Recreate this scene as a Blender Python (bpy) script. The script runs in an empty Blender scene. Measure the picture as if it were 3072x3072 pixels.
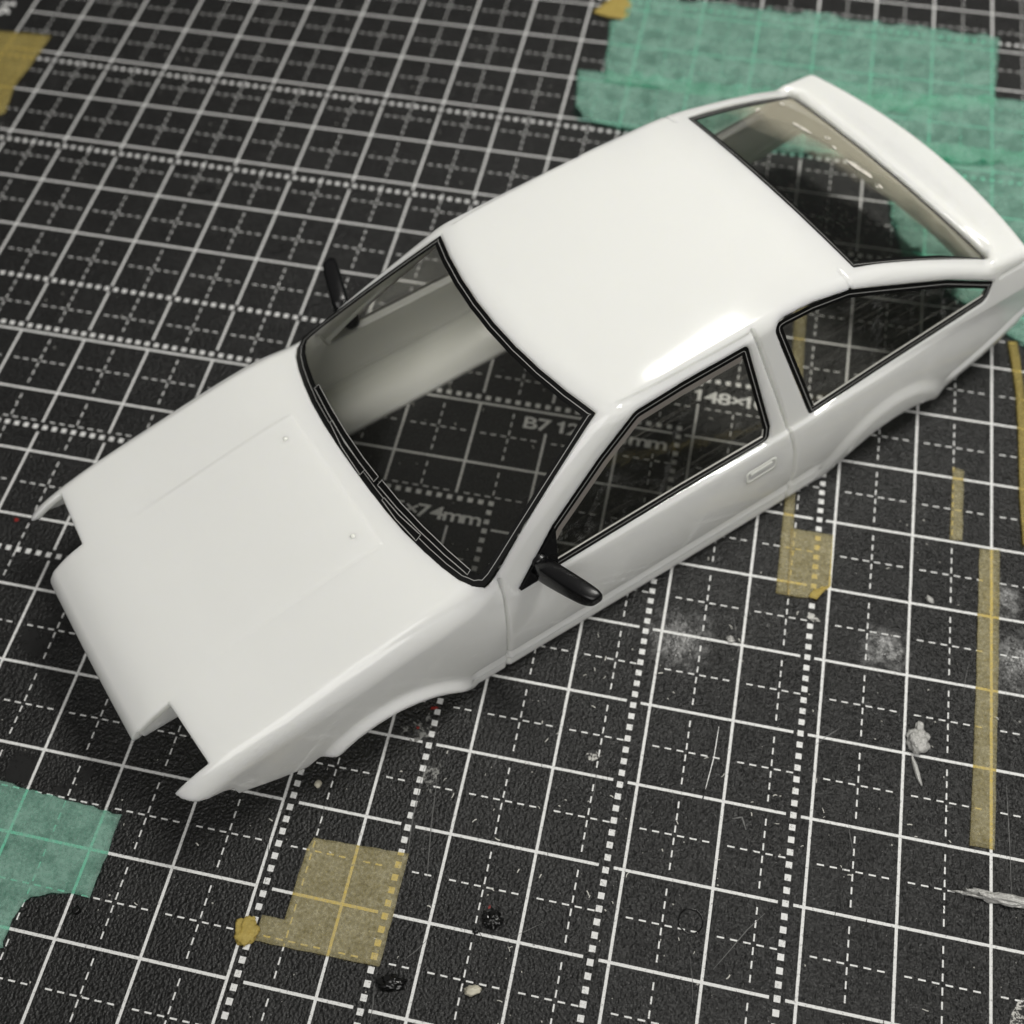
# White plastic model-car shell on a black cutting mat.  1 Blender unit = 1 mm.
import bpy, bmesh, math, random
import numpy as np
from mathutils import Vector, Matrix, noise as mnoise

scene = bpy.context.scene
scene.unit_settings.scale_length = 0.001
COL = scene.collection

# ------------------------------------------------------------------ camera
CAM_POS = Vector((127.1547, -3.3529, 132.3368))
CR = ((0.97807743, 0.20712694, -0.02151669),
      (0.16715092, -0.84250397, -0.51210119),
      (-0.12419785, 0.49727808, -0.85865558))
cam_d = bpy.data.cameras.new('camera')
cam_d.sensor_fit = 'HORIZONTAL'
cam_d.sensor_width = 360.0
cam_d.lens = 360.0 * 3473.65 / 3072.0
cam_d.clip_start = 1.0
cam_d.clip_end = 5000.0
cam_d.dof.use_dof = True
cam_d.dof.focus_distance = 127.0
cam_d.dof.aperture_fstop = cam_d.lens * 1e-3 / 1.7
cam = bpy.data.objects.new('camera', cam_d)
COL.objects.link(cam)
right, down, fwd = Vector(CR[0]), Vector(CR[1]), Vector(CR[2])
m = Matrix.Identity(4)
for i in range(3):
    m[i][0] = right[i]; m[i][1] = -down[i]; m[i][2] = -fwd[i]; m[i][3] = CAM_POS[i]
cam.matrix_world = m
scene.camera = cam

# ------------------------------------------------------------------ light
world = bpy.data.worlds.new('World')
scene.world = world
world.use_nodes = True
bg = world.node_tree.nodes['Background']
bg.inputs['Color'].default_value = (1.0, 0.985, 0.94, 1)
bg.inputs['Strength'].default_value = 0.07


def area_lamp(name, loc, target, sx, sy, power, color):
    d = bpy.data.lights.new(name, 'AREA')
    d.shape = 'RECTANGLE'; d.size = sx; d.size_y = sy
    d.energy = power; d.color = color
    o = bpy.data.objects.new(name, d)
    COL.objects.link(o)
    o.location = loc
    o.rotation_euler = (Vector(target) - Vector(loc)).to_track_quat('-Z', 'Y').to_euler()
    return o


area_lamp('desk_lamp', (225, 200, 335), (120, 85, 0), 130, 70, 0.9e6, (1.0, 0.985, 0.93))
area_lamp('ceiling_light', (0, 350, 1500), (0, 350, 0), 4200, 4200, 0.8e7, (1.0, 0.98, 0.94))
area_lamp('room_light', (330, -620, 900), (110, 80, 0), 700, 700, 5.3e6, (1.0, 0.985, 0.95))

vs = scene.view_settings
vs.view_transform = 'Standard'
vs.look = 'None'
vs.exposure = 0.0
vs.gamma = 1.0
scene.cycles.max_bounces = 6
scene.cycles.transparent_max_bounces = 24
scene.cycles.caustics_reflective = False
scene.cycles.caustics_refractive = False
scene.cycles.use_denoising = True
scene.cycles.use_adaptive_sampling = True
scene.cycles.adaptive_threshold = 0.02


# ------------------------------------------------------------------ materials
class NT:
    def __init__(self, name):
        self.m = bpy.data.materials.new(name)
        self.m.use_nodes = True
        self.t = self.m.node_tree
        self.t.nodes.clear()
        self.out = self.n('ShaderNodeOutputMaterial')

    def n(self, kind, props=None, **inp):
        nd = self.t.nodes.new(kind)
        for k, v in (props or {}).items():
            setattr(nd, k, v)
        for k, v in inp.items():
            key = k.replace('_', ' ')
            sock = nd.inputs[int(k[1:])] if k[0] == 'i' and k[1:].isdigit() else nd.inputs[key]
            if hasattr(v, 'is_output'):
                self.t.links.new(v, sock)
            else:
                sock.default_value = v
        return nd

    def math(self, op, a, b=0.0, c=None, clamp=False):
        kw = {'i0': a, 'i1': b}
        if c is not None: kw['i2'] = c
        return self.n('ShaderNodeMath', {'operation': op, 'use_clamp': clamp}, **kw).outputs[0]

    def ramp(self, fac, stops, interp='LINEAR'):
        nd = self.n('ShaderNodeValToRGB', None, Fac=fac)
        cr = nd.color_ramp
        cr.interpolation = interp
        while len(cr.elements) > 1: cr.elements.remove(cr.elements[-1])
        cr.elements[0].position = stops[0][0]; cr.elements[0].color = stops[0][1]
        for p, c in stops[1:]:
            e = cr.elements.new(p); e.color = c
        return nd.outputs['Color']

    def maprange(self, v, a, b, c=0.0, d=1.0):
        return self.n('ShaderNodeMapRange', None, i0=v, i1=a, i2=b, i3=c, i4=d).outputs[0]

    def obj(self):
        return self.n('ShaderNodeTexCoord').outputs['Object']

    def noise(self, vec, scale, detail=3.0, rough=0.55, dist=0.0, d2=False):
        return self.n('ShaderNodeTexNoise', {'noise_dimensions': '2D'} if d2 else None, Vector=vec, Scale=scale, Detail=detail,
                      Roughness=rough, Distortion=dist).outputs['Fac']

    def mixc(self, fac, a, b, blend='MIX'):
        nd = self.n('ShaderNodeMix', {'data_type': 'RGBA', 'blend_type': blend})
        for i, v in ((0, fac), (6, a), (7, b)):
            if hasattr(v, 'is_output'): self.t.links.new(v, nd.inputs[i])
            else: nd.inputs[i].default_value = v
        return nd.outputs[2]

    def bump(self, h, strength=0.3, dist=0.1, normal=None):
        kw = dict(Height=h, Strength=strength, Distance=dist)
        if normal is not None: kw['Normal'] = normal
        return self.n('ShaderNodeBump', None, **kw).outputs[0]

    def done(self, sh):
        self.t.links.new(sh, self.out.inputs['Surface'])
        return self.m


def g(v): return (v, v, v, 1)


def plastic(name, col, rough, coat=0.0, wobble=0.0, sss=0.0, spec=0.5):
    t = NT(name)
    v = t.obj()
    r = t.maprange(t.noise(v, 0.25, 3), 0.3, 0.7, rough * 0.85, rough * 1.2)
    p = t.n('ShaderNodeBsdfPrincipled', None, Base_Color=col, Roughness=r)
    p.inputs['IOR'].default_value = 1.5
    p.inputs['Specular IOR Level'].default_value = spec
    if sss:
        p.inputs['Subsurface Weight'].default_value = sss
        p.inputs['Subsurface Radius'].default_value = (1.0, 0.95, 0.8)
        p.inputs['Subsurface Scale'].default_value = 1.0
    if coat:
        p.inputs['Coat Weight'].default_value = coat
        p.inputs['Coat Roughness'].default_value = 0.05
    if wobble:
        t.t.links.new(t.bump(t.noise(v, 0.6, 2), wobble, 0.05), p.inputs['Normal'])
    return t.done(p.outputs[0])


def make_body_mat():
    t = NT('white_polystyrene')
    v = t.obj()
    # hairline handling scratches: stretched noise threaded thin, only fine relief
    mp = t.n('ShaderNodeMapping', None, Vector=v)
    mp.inputs['Rotation'].default_value = (0, math.radians(24), math.radians(4))
    mp.inputs['Scale'].default_value = (0.07, 0.6, 2.2)
    n1 = t.noise(mp.outputs[0], 1.0, 2.0, 0.6)
    line = t.math('LESS_THAN', t.math('ABSOLUTE', t.math('SUBTRACT', n1, 0.5)), 0.004)
    patch = t.maprange(t.noise(v, 0.08, 2), 0.42, 0.6)
    sep = t.n('ShaderNodeSeparateXYZ', None, Vector=v)
    low = t.maprange(sep.outputs['Z'], 13.5, 12.0)
    scr = t.math('MULTIPLY', t.math('MULTIPLY', line, patch), low)
    col = (0.868, 0.876, 0.822, 1)
    rough = t.math('ADD', t.maprange(patch, 0.0, 1.0, 0.08, 0.11), t.math('MULTIPLY', scr, 0.3))
    p = t.n('ShaderNodeBsdfPrincipled', None, Base_Color=col, Roughness=rough)
    p.inputs['IOR'].default_value = 1.5
    p.inputs['Subsurface Weight'].default_value = 1.0
    p.inputs['Subsurface Radius'].default_value = (1.0, 1.0, 0.93)
    p.inputs['Subsurface Scale'].default_value = 2.4
    t.t.links.new(t.bump(t.math('SUBTRACT', t.math('MULTIPLY', t.noise(v, 0.35, 1), 0.3), t.math('MULTIPLY', scr, 0.6)), 0.25, 0.08), p.inputs['Normal'])
    return t.done(p.outputs[0])


def make_glass(name, haze=0.0, scr=0.0):
    t = NT(name)
    v = t.obj()
    n = t.noise(v, 0.3, 2)
    nb = t.bump(n, 0.2, 0.15)
    fr = t.n('ShaderNodeFresnel', None, IOR=1.45, Normal=nb).outputs[0]
    tr = t.n('ShaderNodeBsdfTransparent', None, Color=(0.975, 0.97, 0.94, 1))
    gl = t.n('ShaderNodeBsdfGlossy', None, Color=(1, 1, 1, 1), Roughness=0.04, Normal=nb)
    mx = t.n('ShaderNodeMixShader', None, i0=fr, i1=tr.outputs[0], i2=gl.outputs[0])
    sh = mx.outputs[0]
    if scr:
        mp = t.n('ShaderNodeMapping', None, Vector=v)
        mp.inputs['Rotation'].default_value = (0, math.radians(30), 0)
        mp.inputs['Scale'].default_value = (0.05, 1, 3.2)
        line = t.maprange(t.noise(mp.outputs[0], 1.2, 2, 0.6), 0.56, 0.75)
        df = t.n('ShaderNodeBsdfDiffuse', None, Color=(0.75, 0.72, 0.62, 1))
        sh = t.n('ShaderNodeMixShader', None, i0=t.math('MULTIPLY', line, scr), i1=sh, i2=df.outputs[0]).outputs[0]
    if haze:
        # the clear part is fogged by glue fumes towards its rear and right edges
        df = t.n('ShaderNodeBsdfDiffuse', None, Color=(0.62, 0.57, 0.44, 1))
        sp = t.n('ShaderNodeSeparateXYZ', None, Vector=v)
        w = t.math('ADD', sp.outputs['X'], t.math('MULTIPLY', sp.outputs['Y'], 0.42))
        w = t.math('ADD', w, t.math('MULTIPLY', t.noise(v, 0.25, 3), 7.0))
        hz = t.math('MULTIPLY', t.maprange(w, 113.0, 121.0), haze)
        sh = t.n('ShaderNodeMixShader', None, i0=hz, i1=sh, i2=df.outputs[0]).outputs[0]
    return t.done(sh)


def make_mat_mat():
    t = NT('black_cutting_mat_vinyl')
    v = t.obj()
    grain = t.n('ShaderNodeTexVoronoi', {'feature': 'F1', 'voronoi_dimensions': '2D'}, Vector=v, Scale=2.7).outputs['Distance']
    fine = t.noise(v, 2.1, 2, 0.6, d2=True)
    big = t.noise(v, 0.035, 3, 0.6, d2=True)
    rub = t.maprange(t.noise(v, 0.11, 4, 0.65, d2=True), 0.5, 0.72)
    rag = t.math('MULTIPLY', t.math('SUBTRACT', t.noise(v, 0.55, 4, 0.7, d2=True), 0.5), 6.5)
    # rubbed-smooth spots of dried clear glue, their lamp glare painted into the colour
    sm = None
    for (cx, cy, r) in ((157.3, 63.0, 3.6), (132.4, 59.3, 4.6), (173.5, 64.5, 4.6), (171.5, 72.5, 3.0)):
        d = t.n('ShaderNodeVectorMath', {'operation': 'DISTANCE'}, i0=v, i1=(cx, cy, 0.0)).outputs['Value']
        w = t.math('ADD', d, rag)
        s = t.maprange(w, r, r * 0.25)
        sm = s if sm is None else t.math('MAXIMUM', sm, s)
    col = t.mixc(big, (0.003, 0.003, 0.003, 1), (0.006, 0.006, 0.0058, 1))
    col = t.mixc(t.math('MULTIPLY', rub, 0.4), col, (0.018, 0.018, 0.0175, 1))
    col = t.mixc(t.math('MULTIPLY', t.maprange(fine, 0.50, 0.66), t.maprange(big, 0.3, 0.7, 0.4, 1.0)), col, (0.017, 0.017, 0.0168, 1))
    col = t.mixc(t.math('MULTIPLY', sm, t.maprange(t.noise(v, 0.9, 4, 0.75, d2=True), 0.40, 0.62)), col, (0.16, 0.16, 0.158, 1))  # whitish lamp glare painted on the glue spots
    rough = t.maprange(fine, 0.3, 0.7, 0.36, 0.52)
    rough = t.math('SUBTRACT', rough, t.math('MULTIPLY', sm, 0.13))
    p = t.n('ShaderNodeBsdfPrincipled', None, Base_Color=col, Roughness=rough)
    p.inputs['IOR'].default_value = 1.48
    p.inputs['Specular IOR Level'].default_value = 0.45
    h = t.math('ADD', t.math('MULTIPLY', grain, 0.6), t.math('MULTIPLY', fine, 1.1))
    bs = t.math('SUBTRACT', 0.75, t.math('MULTIPLY', sm, 0.45))
    nd = t.n('ShaderNodeBump', None, Height=h, Distance=0.24)
    t.t.links.new(bs, nd.inputs['Strength'])
    t.t.links.new(nd.outputs[0], p.inputs['Normal'])
    return t.done(p.outputs[0])


def make_ink():
    t = NT('white_printing_ink')
    v = t.obj()
    wear = t.maprange(t.noise(v, 2.6, 4, 0.8, d2=True), 0.56, 0.70)
    col = t.mixc(t.noise(v, 0.4, 3), (0.62, 0.62, 0.61, 1), (0.78, 0.78, 0.77, 1))
    col = t.mixc(t.math('MULTIPLY', wear, 0.75), col, g(0.06))
    p = t.n('ShaderNodeBsdfPrincipled', None, Base_Color=col, Roughness=0.5)
    t.t.links.new(t.bump(t.noise(v, 3.0, 3), 0.5, 0.08), p.inputs['Normal'])
    return t.done(p.outputs[0])


def make_tape(name, c1, c2, opac, fib, through, blot=0.04):
    t = NT(name)
    v = t.obj()
    f1 = t.noise(v, 2.6, 5, 0.7)
    f2 = t.noise(v, 0.35, 4, 0.6)
    mp = t.n('ShaderNodeMapping', None, Vector=v)
    mp.inputs['Scale'].default_value = (0.25, 2.2, 1)
    f3 = t.noise(mp.outputs[0], 1.0, 4, 0.65)
    col = t.mixc(t.math('MULTIPLY', t.math('ADD', f1, f3), 0.5), c1, c2)
    # translucent paper: the fibres scatter, the wet-out spots let the print through
    op = t.math('ADD', t.maprange(f1, 0.3, 0.75, opac - fib, opac + fib), t.maprange(f2, 0.32, 0.68, -blot, blot), clamp=True)
    df = t.n('ShaderNodeBsdfPrincipled', None, Base_Color=col, Roughness=0.55)
    t.t.links.new(t.bump(t.math('ADD', f1, t.math('ADD', t.math('MULTIPLY', f3, 1.2), t.math('MULTIPLY', f2, 25 * blot))), 0.7, 0.18), df.inputs['Normal'])
    tr = t.n('ShaderNodeBsdfTransparent', None, Color=through)
    mx = t.n('ShaderNodeMixShader', None, i0=op, i1=tr.outputs[0], i2=df.outputs[0])
    return t.done(mx.outputs[0])


def make_metal(name, col, rough, bs=0.6, scale=1.2):
    t = NT(name)
    v = t.obj()
    n = t.noise(v, scale, 5, 0.7)
    c = t.mixc(n, (col[0] * 0.35, col[1] * 0.35, col[2] * 0.35, 1), col)
    p = t.n('ShaderNodeBsdfPrincipled', None, Base_Color=c, Roughness=rough, Metallic=0.35)
    t.t.links.new(t.bump(n, bs, 0.4), p.inputs['Normal'])
    return t.done(p.outputs[0])


def make_stain(name, col, cover, scale, rough=0.5):
    """dried paint film with a ragged, broken-up edge"""
    t = NT(name)
    v = t.obj()
    n = t.noise(v, scale, 6, 0.75)
    op = t.maprange(n, 0.62 - cover * 0.3, 0.70 - cover * 0.3)
    p = t.n('ShaderNodeBsdfPrincipled', None, Base_Color=col, Roughness=rough)
    t.t.links.new(t.bump(t.noise(v, scale * 2, 4), 0.5, 0.1), p.inputs['Normal'])
    tr = t.n('ShaderNodeBsdfTransparent')
    mx = t.n('ShaderNodeMixShader', None, i0=op, i1=tr.outputs[0], i2=p.outputs[0])
    return t.done(mx.outputs[0])


M = dict(
    body=make_body_mat(),
    glass=make_glass('clear_plastic', 0.0, 0.0),
    glass_side=make_glass('scuffed_clear_plastic', 0.0, 0.09),
    glass_rear=make_glass('hazy_clear_plastic', 0.42, 0.02),
    trim=plastic('black_sticker', (0.003, 0.003, 0.003, 1), 0.4, spec=0.22),
    line=plastic('grey_sticker_line', (0.36, 0.36, 0.35, 1), 0.4),
    black=plastic('black_moulded_plastic', (0.004, 0.004, 0.0045, 1), 0.26, 0.0, 0.15, spec=0.35),
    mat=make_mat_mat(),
    ink=make_ink(),
    yellow=make_tape('yellow_washi_tape', (0.44, 0.41, 0.29, 1), (0.80, 0.77, 0.62, 1), 0.26, 0.14, (0.99, 0.91, 0.56, 1)),
    yellow_fold=make_tape('folded_yellow_tape', (0.48, 0.36, 0.08, 1), (0.62, 0.50, 0.17, 1), 0.62, 0.12, (0.95, 0.86, 0.48, 1)),
    yellow_mid=make_tape('yellow_paper_tape', (0.44, 0.36, 0.12, 1), (0.58, 0.50, 0.22, 1), 0.36, 0.10, (0.97, 0.88, 0.50, 1)),
    green=make_tape('green_paper_tape', (0.32, 0.49, 0.42, 1), (0.54, 0.74, 0.65, 1), 0.31, 0.10, (0.60, 0.97, 0.86, 1), 0.11),
    silver=make_metal('dried_silver_paint', (0.85, 0.84, 0.81, 1), 0.33, 1.0, 1.3),
    glue=plastic('black_glue', (0.004, 0.004, 0.004, 1), 0.12, 0.0, 0.6),
    crumb=plastic('cream_putty', (0.55, 0.52, 0.42, 1), 0.5, 0.0, 0.6),
    grey_stain=make_stain('grey_paint_stain', (0.20, 0.20, 0.19, 1), 0.45, 0.7),
    dust_stain=make_stain('powdery_scuff', (0.16, 0.16, 0.155, 1), 0.12, 1.6),
    dark_stain=make_stain('spilt_black_paint', (0.002, 0.002, 0.002, 1), 0.75, 0.35, 0.6),
    red=make_stain('red_paint_speck', (0.22, 0.012, 0.008, 1), 0.8, 0.9),
    white_stain=make_stain('white_paint_residue', (0.50, 0.49, 0.46, 1), 0.5, 1.7),
    scratch=plastic('cut_edge', (0.09, 0.09, 0.088, 1), 0.5),
    groove=plastic('cut_shadow', (0.003, 0.003, 0.003, 1), 0.7),
    white=plastic('white_detail_plastic', (0.81, 0.816, 0.765, 1), 0.12),
    glue_mark=make_stain('cloudy_dried_glue', (0.74, 0.70, 0.62, 1), 0.8, 0.9, 0.3),
    edge=plastic('clear_edge_glint', (0.60, 0.59, 0.55, 1), 0.12),  # pale grey standing in for light caught by the clear edge
    flange=plastic('frosted_plastic_edge', (0.62, 0.57, 0.55, 1), 0.35),
    fibre=plastic('lint_fibre', (0.55, 0.54, 0.50, 1), 0.6),
)


# ------------------------------------------------------------------ object helpers
def link(o, parent=None):
    COL.objects.link(o)
    if parent is not None: o.parent = parent
    return o


def mesh_obj(name, verts, faces, mat, parent=None, smooth=False):
    me = bpy.data.meshes.new(name)
    me.from_pydata([tuple(v) for v in verts], [], [tuple(f) for f in faces])
    me.update()
    if mat is not None: me.materials.append(mat)
    if smooth: me.polygons.foreach_set('use_smooth', [True] * len(me.polygons))
    return link(bpy.data.objects.new(name, me), parent)


def bm_obj(name, bm, mat, parent=None, smooth=False):
    me = bpy.data.meshes.new(name)
    bm.to_mesh(me); bm.free()
    if mat is not None: me.materials.append(mat)
    if smooth: me.polygons.foreach_set('use_smooth', [True] * len(me.polygons))
    return link(bpy.data.objects.new(name, me), parent)


def tag(o, label=None, cat=None, group=None, kind=None):
    for k, v in (('label', label), ('category', cat), ('group', group), ('kind', kind)):
        if v: o[k] = v
    return o


def empty(name, loc=(0, 0, 0), rz=0.0):
    o = bpy.data.objects.new(name, None)
    o.empty_display_size = 2
    link(o)
    o.location = loc; o.rotation_euler = (0, 0, rz)
    return o


# ------------------------------------------------------------------ cutting mat with its print
X0m, X1m, Y0m, Y1m = -16.0, 436.0, -16.0, 296.0
bm = bmesh.new()
bmesh.ops.create_cube(bm, size=1.0)
for v in bm.verts:
    v.co = Vector((X0m if v.co.x < 0 else X1m, Y0m if v.co.y < 0 else Y1m, -2.0 if v.co.z < 0 else 0.0))
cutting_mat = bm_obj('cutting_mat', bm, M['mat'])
tag(cutting_mat, 'black self-healing cutting mat printed with a white measuring grid', 'cutting mat', kind='structure')

RECTS = [(91, 55), (105, 74), (128, 91), (148, 100), (182, 128), (210, 148), (257, 182)]
GX, GY = 420, 280
ZP = 0.012
solid_v, solid_f, dash_v, dash_f, sq_v, sq_f = [], [], [], [], [], []


def quad(vs_, fs_, x0, y0, x1, y1, z=ZP):
    b = len(vs_)
    vs_ += [(x0, y0, z), (x1, y0, z), (x1, y1, z), (x0, y1, z)]
    fs_.append((b, b + 1, b + 2, b + 3))


def runs(lo, hi, breaks):
    cur = lo; out = []
    for a, b in sorted(breaks):
        if a > cur: out.append((cur, min(a, hi)))
        cur = max(cur, b)
    if cur < hi: out.append((cur, hi))
    return out


TEXT_BOX = [(83.0, 104.4, 69.6, 73.1), (106.0, 127.0, 86.5, 89.8), (128.6, 147.0, 95.6, 98.9)]


def in_text(x, y): return any(a < x < b and c < y < d for a, b, c, d in TEXT_BOX)


LW, DW, SQ, PER = 0.168, 0.09, 0.355, 10.0 / 7.0
for X in range(0, GX + 1, 10):
    br = [(h - 0.85, h + 0.85) for w, h in RECTS if X < w - 0.4 and h % 10 != 0]
    br += [(h - 0.6, h + 0.6) for w, h in RECTS if X < w - 0.4 and h % 10 == 0]
    br += [(c, d) for a, b, c, d in TEXT_BOX if a < X < b]
    for a, b in runs(0 - LW, GY + LW, br): quad(solid_v, solid_f, X - LW, a, X + LW, b)
for Y in range(0, GY + 1, 10):
    br = [(w - 0.85, w + 0.85) for w, h in RECTS if Y < h - 0.4]
    br += [(-1, w + 0.5) for w, h in RECTS if h == Y]
    br += [(a, b) for a, b, c, d in TEXT_BOX if c < Y < d]
    for a, b in runs(0, GX, br): quad(solid_v, solid_f, a, Y - LW, b, Y + LW, ZP + 0.003)


def near_square(x, y):
    if in_text(x, y): return True
    for w, h in RECTS:
        if (abs(x - w) < 0.75 and y < h + 0.6) or (abs(y - h) < 0.55 and x < w + 0.6): return True
    return False


for X in range(5, GX, 10):
    k = 0
    while k * PER < GY:
        y = k * PER
        if k % 7 and not near_square(X, y): quad(dash_v, dash_f, X - DW, y - 0.40, X + DW, y + 0.40)
        k += 1
for Y in range(5, GY, 10):
    k = 0
    while k * PER < GX:
        x = k * PER
        if k % 7 and not near_square(x, Y): quad(dash_v, dash_f, x - 0.40, Y - DW, x + 0.40, Y + DW, ZP + 0.003)
        k += 1
for w, h in RECTS:
    x = w
    while x > -0.2:
        quad(sq_v, sq_f, x - SQ, h - SQ, x + SQ, h + SQ, ZP + 0.006); x -= PER
    y = h - PER
    while y > -0.2:
        quad(sq_v, sq_f, w - SQ, y - SQ, w + SQ, y + SQ, ZP + 0.006); y -= PER
mesh_obj('solid_grid_lines', solid_v, solid_f, M['ink'], cutting_mat)
mesh_obj('dashed_grid_lines', dash_v, dash_f, M['ink'], cutting_mat)
mesh_obj('paper_size_marks', sq_v, sq_f, M['ink'], cutting_mat)


ADV = {' ': 0.30, 'm': 0.92, '×': 0.60, 'A': 0.74, 'B': 0.70, '1': 0.52}
GLYPH = {}


def glyph(ch):
    """flat triangles of one character, cap height 1"""
    if ch in GLYPH: return GLYPH[ch]
    if ch == '1':
        vv = [(0.22, 0), (0.40, 0), (0.40, 1.0), (0.27, 1.0), (0.22, 0.90), (0.06, 0.80), (0.06, 0.64), (0.22, 0.70)]
        ff = [(0, 1, 2, 3, 4, 7), (4, 5, 6, 7)]
    else:
        c = bpy.data.curves.new('glyph', 'FONT')
        c.body = ch; c.size = 1.37; c.offset = 0.022
        tmp = bpy.data.objects.new('glyph', c)
        COL.objects.link(tmp)
        bpy.context.view_layer.update()
        me_ = bpy.data.meshes.new_from_object(tmp.evaluated_get(bpy.context.evaluated_depsgraph_get()))
        bpy.data.objects.remove(tmp)
        vv = [(v.co.x, v.co.y) for v in me_.vertices]
        ff = [tuple(p.vertices) for p in me_.polygons]
        x0 = min(v[0] for v in vv) - 0.05
        vv = [(v[0] - x0, v[1]) for v in vv]
        bpy.data.meshes.remove(me_)
    GLYPH[ch] = (vv, ff)
    return GLYPH[ch]


def print_text(body, x, y, cap, width, rz=0.0):
    pen = 0.0; vv = []; ff = []
    for ch in body:
        if ch != ' ':
            gv, gf = glyph(ch); b0 = len(vv)
            vv += [(pen + p[0], p[1], 0) for p in gv]; ff += [tuple(i + b0 for i in f) for f in gf]
        pen += ADV.get(ch, 0.66)
    k = width / pen
    cs, sn = math.cos(rz), math.sin(rz)
    vv = [(x + p[0] * k * cs - p[1] * cap * sn, y + p[0] * k * sn + p[1] * cap * cs, ZP + 0.008) for p in vv]
    return mesh_obj('lettering', vv, ff, M['ink'], cutting_mat)


print_text('A7 105×74mm', 83.9, 70.3, 2.0, 20.2)
print_text('B7 128×91mm', 106.5, 87.0, 2.0, 20.0)
print_text('148×100mm', 129.1, 96.2, 2.0, 17.4)
print_text('91×55mm', 76.0, 51.4, 2.0, 13.5)
print_text('B6 182×128mm', 158.5, 124.2, 2.0, 22.0)
print_text('A5 210×148mm', 186.5, 144.2, 2.0, 22.0)
print_text('16', -6.0, 162.4, 2.6, 4.4, -math.pi / 2)

# ------------------------------------------------------------------ car body as a distance field
CAR_YAW = math.radians(45.65834595)
CAR_ORG = (65.326, 38.230, 0.0)          # local x=0 (nose), symmetry plane y=0, mat z=0
car = empty('model_car_body', CAR_ORG, CAR_YAW)
tag(car, 'unpainted glossy white plastic hatchback model car shell without wheels, bumpers or headlights', 'model car')


def spline(xs, ys):
    """natural cubic spline as a numpy callable"""
    xs = np.array(xs, float); ys = np.array(ys, float); n = len(xs)
    h = np.diff(xs); A = np.zeros((n, n)); b = np.zeros(n); A[0, 0] = A[-1, -1] = 1
    for i in range(1, n - 1):
        A[i, i - 1] = h[i - 1]; A[i, i] = 2 * (h[i - 1] + h[i]); A[i, i + 1] = h[i]
        b[i] = 6 * ((ys[i + 1] - ys[i]) / h[i] - (ys[i] - ys[i - 1]) / h[i - 1])
    mm = np.linalg.solve(A, b)

    def f(x):
        x = np.clip(x, xs[0], xs[-1])
        i = np.clip(np.searchsorted(xs, x) - 1, 0, n - 2)
        hh = h[i]; a = (xs[i + 1] - x) / hh; c = (x - xs[i]) / hh
        return (a * ys[i] + c * ys[i + 1] + ((a ** 3 - a) * mm[i] + (c ** 3 - c) * mm[i + 1]) * hh * hh / 6).astype(np.float32)
    return f


fW = spline([-4, 0, 4, 9, 17, 27, 42, 62, 87, 102, 115, 122, 132],
            [19.0, 20.8, 22.0, 22.9, 23.6, 24.1, 24.5, 24.8, 24.95, 24.85, 24.5, 24.1, 23.0])
fHood = spline([-4, 0.9, 3.2, 6.2, 15, 24, 32, 41, 60], [9.6, 11.65, 13.1, 14.35, 16.15, 17.75, 18.95, 19.25, 18.6])
fRoof = spline([40, 55, 60, 70, 80, 90, 98, 110, 132], [29.0, 31.05, 31.5, 31.95, 32.05, 31.7, 30.9, 28.8, 24])
fHatch = spline([70, 97, 104, 112, 120, 132], [38.6, 30.95, 28.55, 25.4, 21.75, 15.7])


def smooth(a, b, x):
    t = np.clip((x - a) / (b - a), 0, 1)
    return t * t * (3 - 2 * t)


def rmax(a, b, r):
    return np.minimum(np.maximum(a, b), -r) + np.hypot(np.maximum(a + r, 0), np.maximum(b + r, 0))


def rmin(a, b, r): return -rmax(-a, -b, r)


def poly_sdf(u, v, pts, rnd=0.0):
    d = np.full(np.broadcast(u, v).shape, 1e9, np.float32); s = np.ones_like(d)
    n = len(pts)
    for i in range(n):
        ax, ay = pts[i]; bx, by = pts[i - 1]
        ex, ey = bx - ax, by - ay
        wx, wy = u - ax, v - ay
        t = np.clip((wx * ex + wy * ey) / (ex * ex + ey * ey), 0, 1)
        d = np.minimum(d, (wx - ex * t) ** 2 + (wy - ey * t) ** 2)
        c1, c2, c3 = v >= ay, v < by, ex * wy > ey * wx
        flip = (c1 & c2 & c3) | (~c1 & ~c2 & ~c3)
        s = np.where(flip, -s, s)
    return s * np.sqrt(d) - rnd


def line_dist(u, v, pts):
    d = np.full(np.broadcast(u, v).shape, 1e9, np.float32)
    for (ax, ay), (bx, by) in zip(pts[:-1], pts[1:]):
        ex, ey = bx - ax, by - ay
        wx, wy = u - ax, v - ay
        t = np.clip((wx * ex + wy * ey) / (ex * ex + ey * ey), 0, 1)
        d = np.minimum(d, (wx - ex * t) ** 2 + (wy - ey * t) ** 2)
    return np.sqrt(d)


def round_poly(pts, radii, seg=7):
    """replace polygon corners by arcs; radii one per corner"""
    out = []; n = len(pts)
    for i in range(n):
        p = np.array(pts[i], float); a = np.array(pts[i - 1], float); b = np.array(pts[(i + 1) % n], float)
        r = radii[i] if isinstance(radii, (list, tuple)) else radii
        da = a - p; db = b - p; la = np.linalg.norm(da); lb = np.linalg.norm(db); da /= la; db /= lb
        ang = math.acos(max(-1, min(1, float(da @ db))))
        if r <= 0 or ang > math.pi - 0.05:
            out.append(tuple(p)); continue
        t = min(r / math.tan(ang / 2), 0.45 * la, 0.45 * lb)
        p0 = p + da * t; p1 = p + db * t
        for k in range(seg + 1):
            w = k / seg
            q = (1 - w) ** 2 * p0 + 2 * w * (1 - w) * p + w * w * p1
            out.append(tuple(q))
    return out


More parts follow.
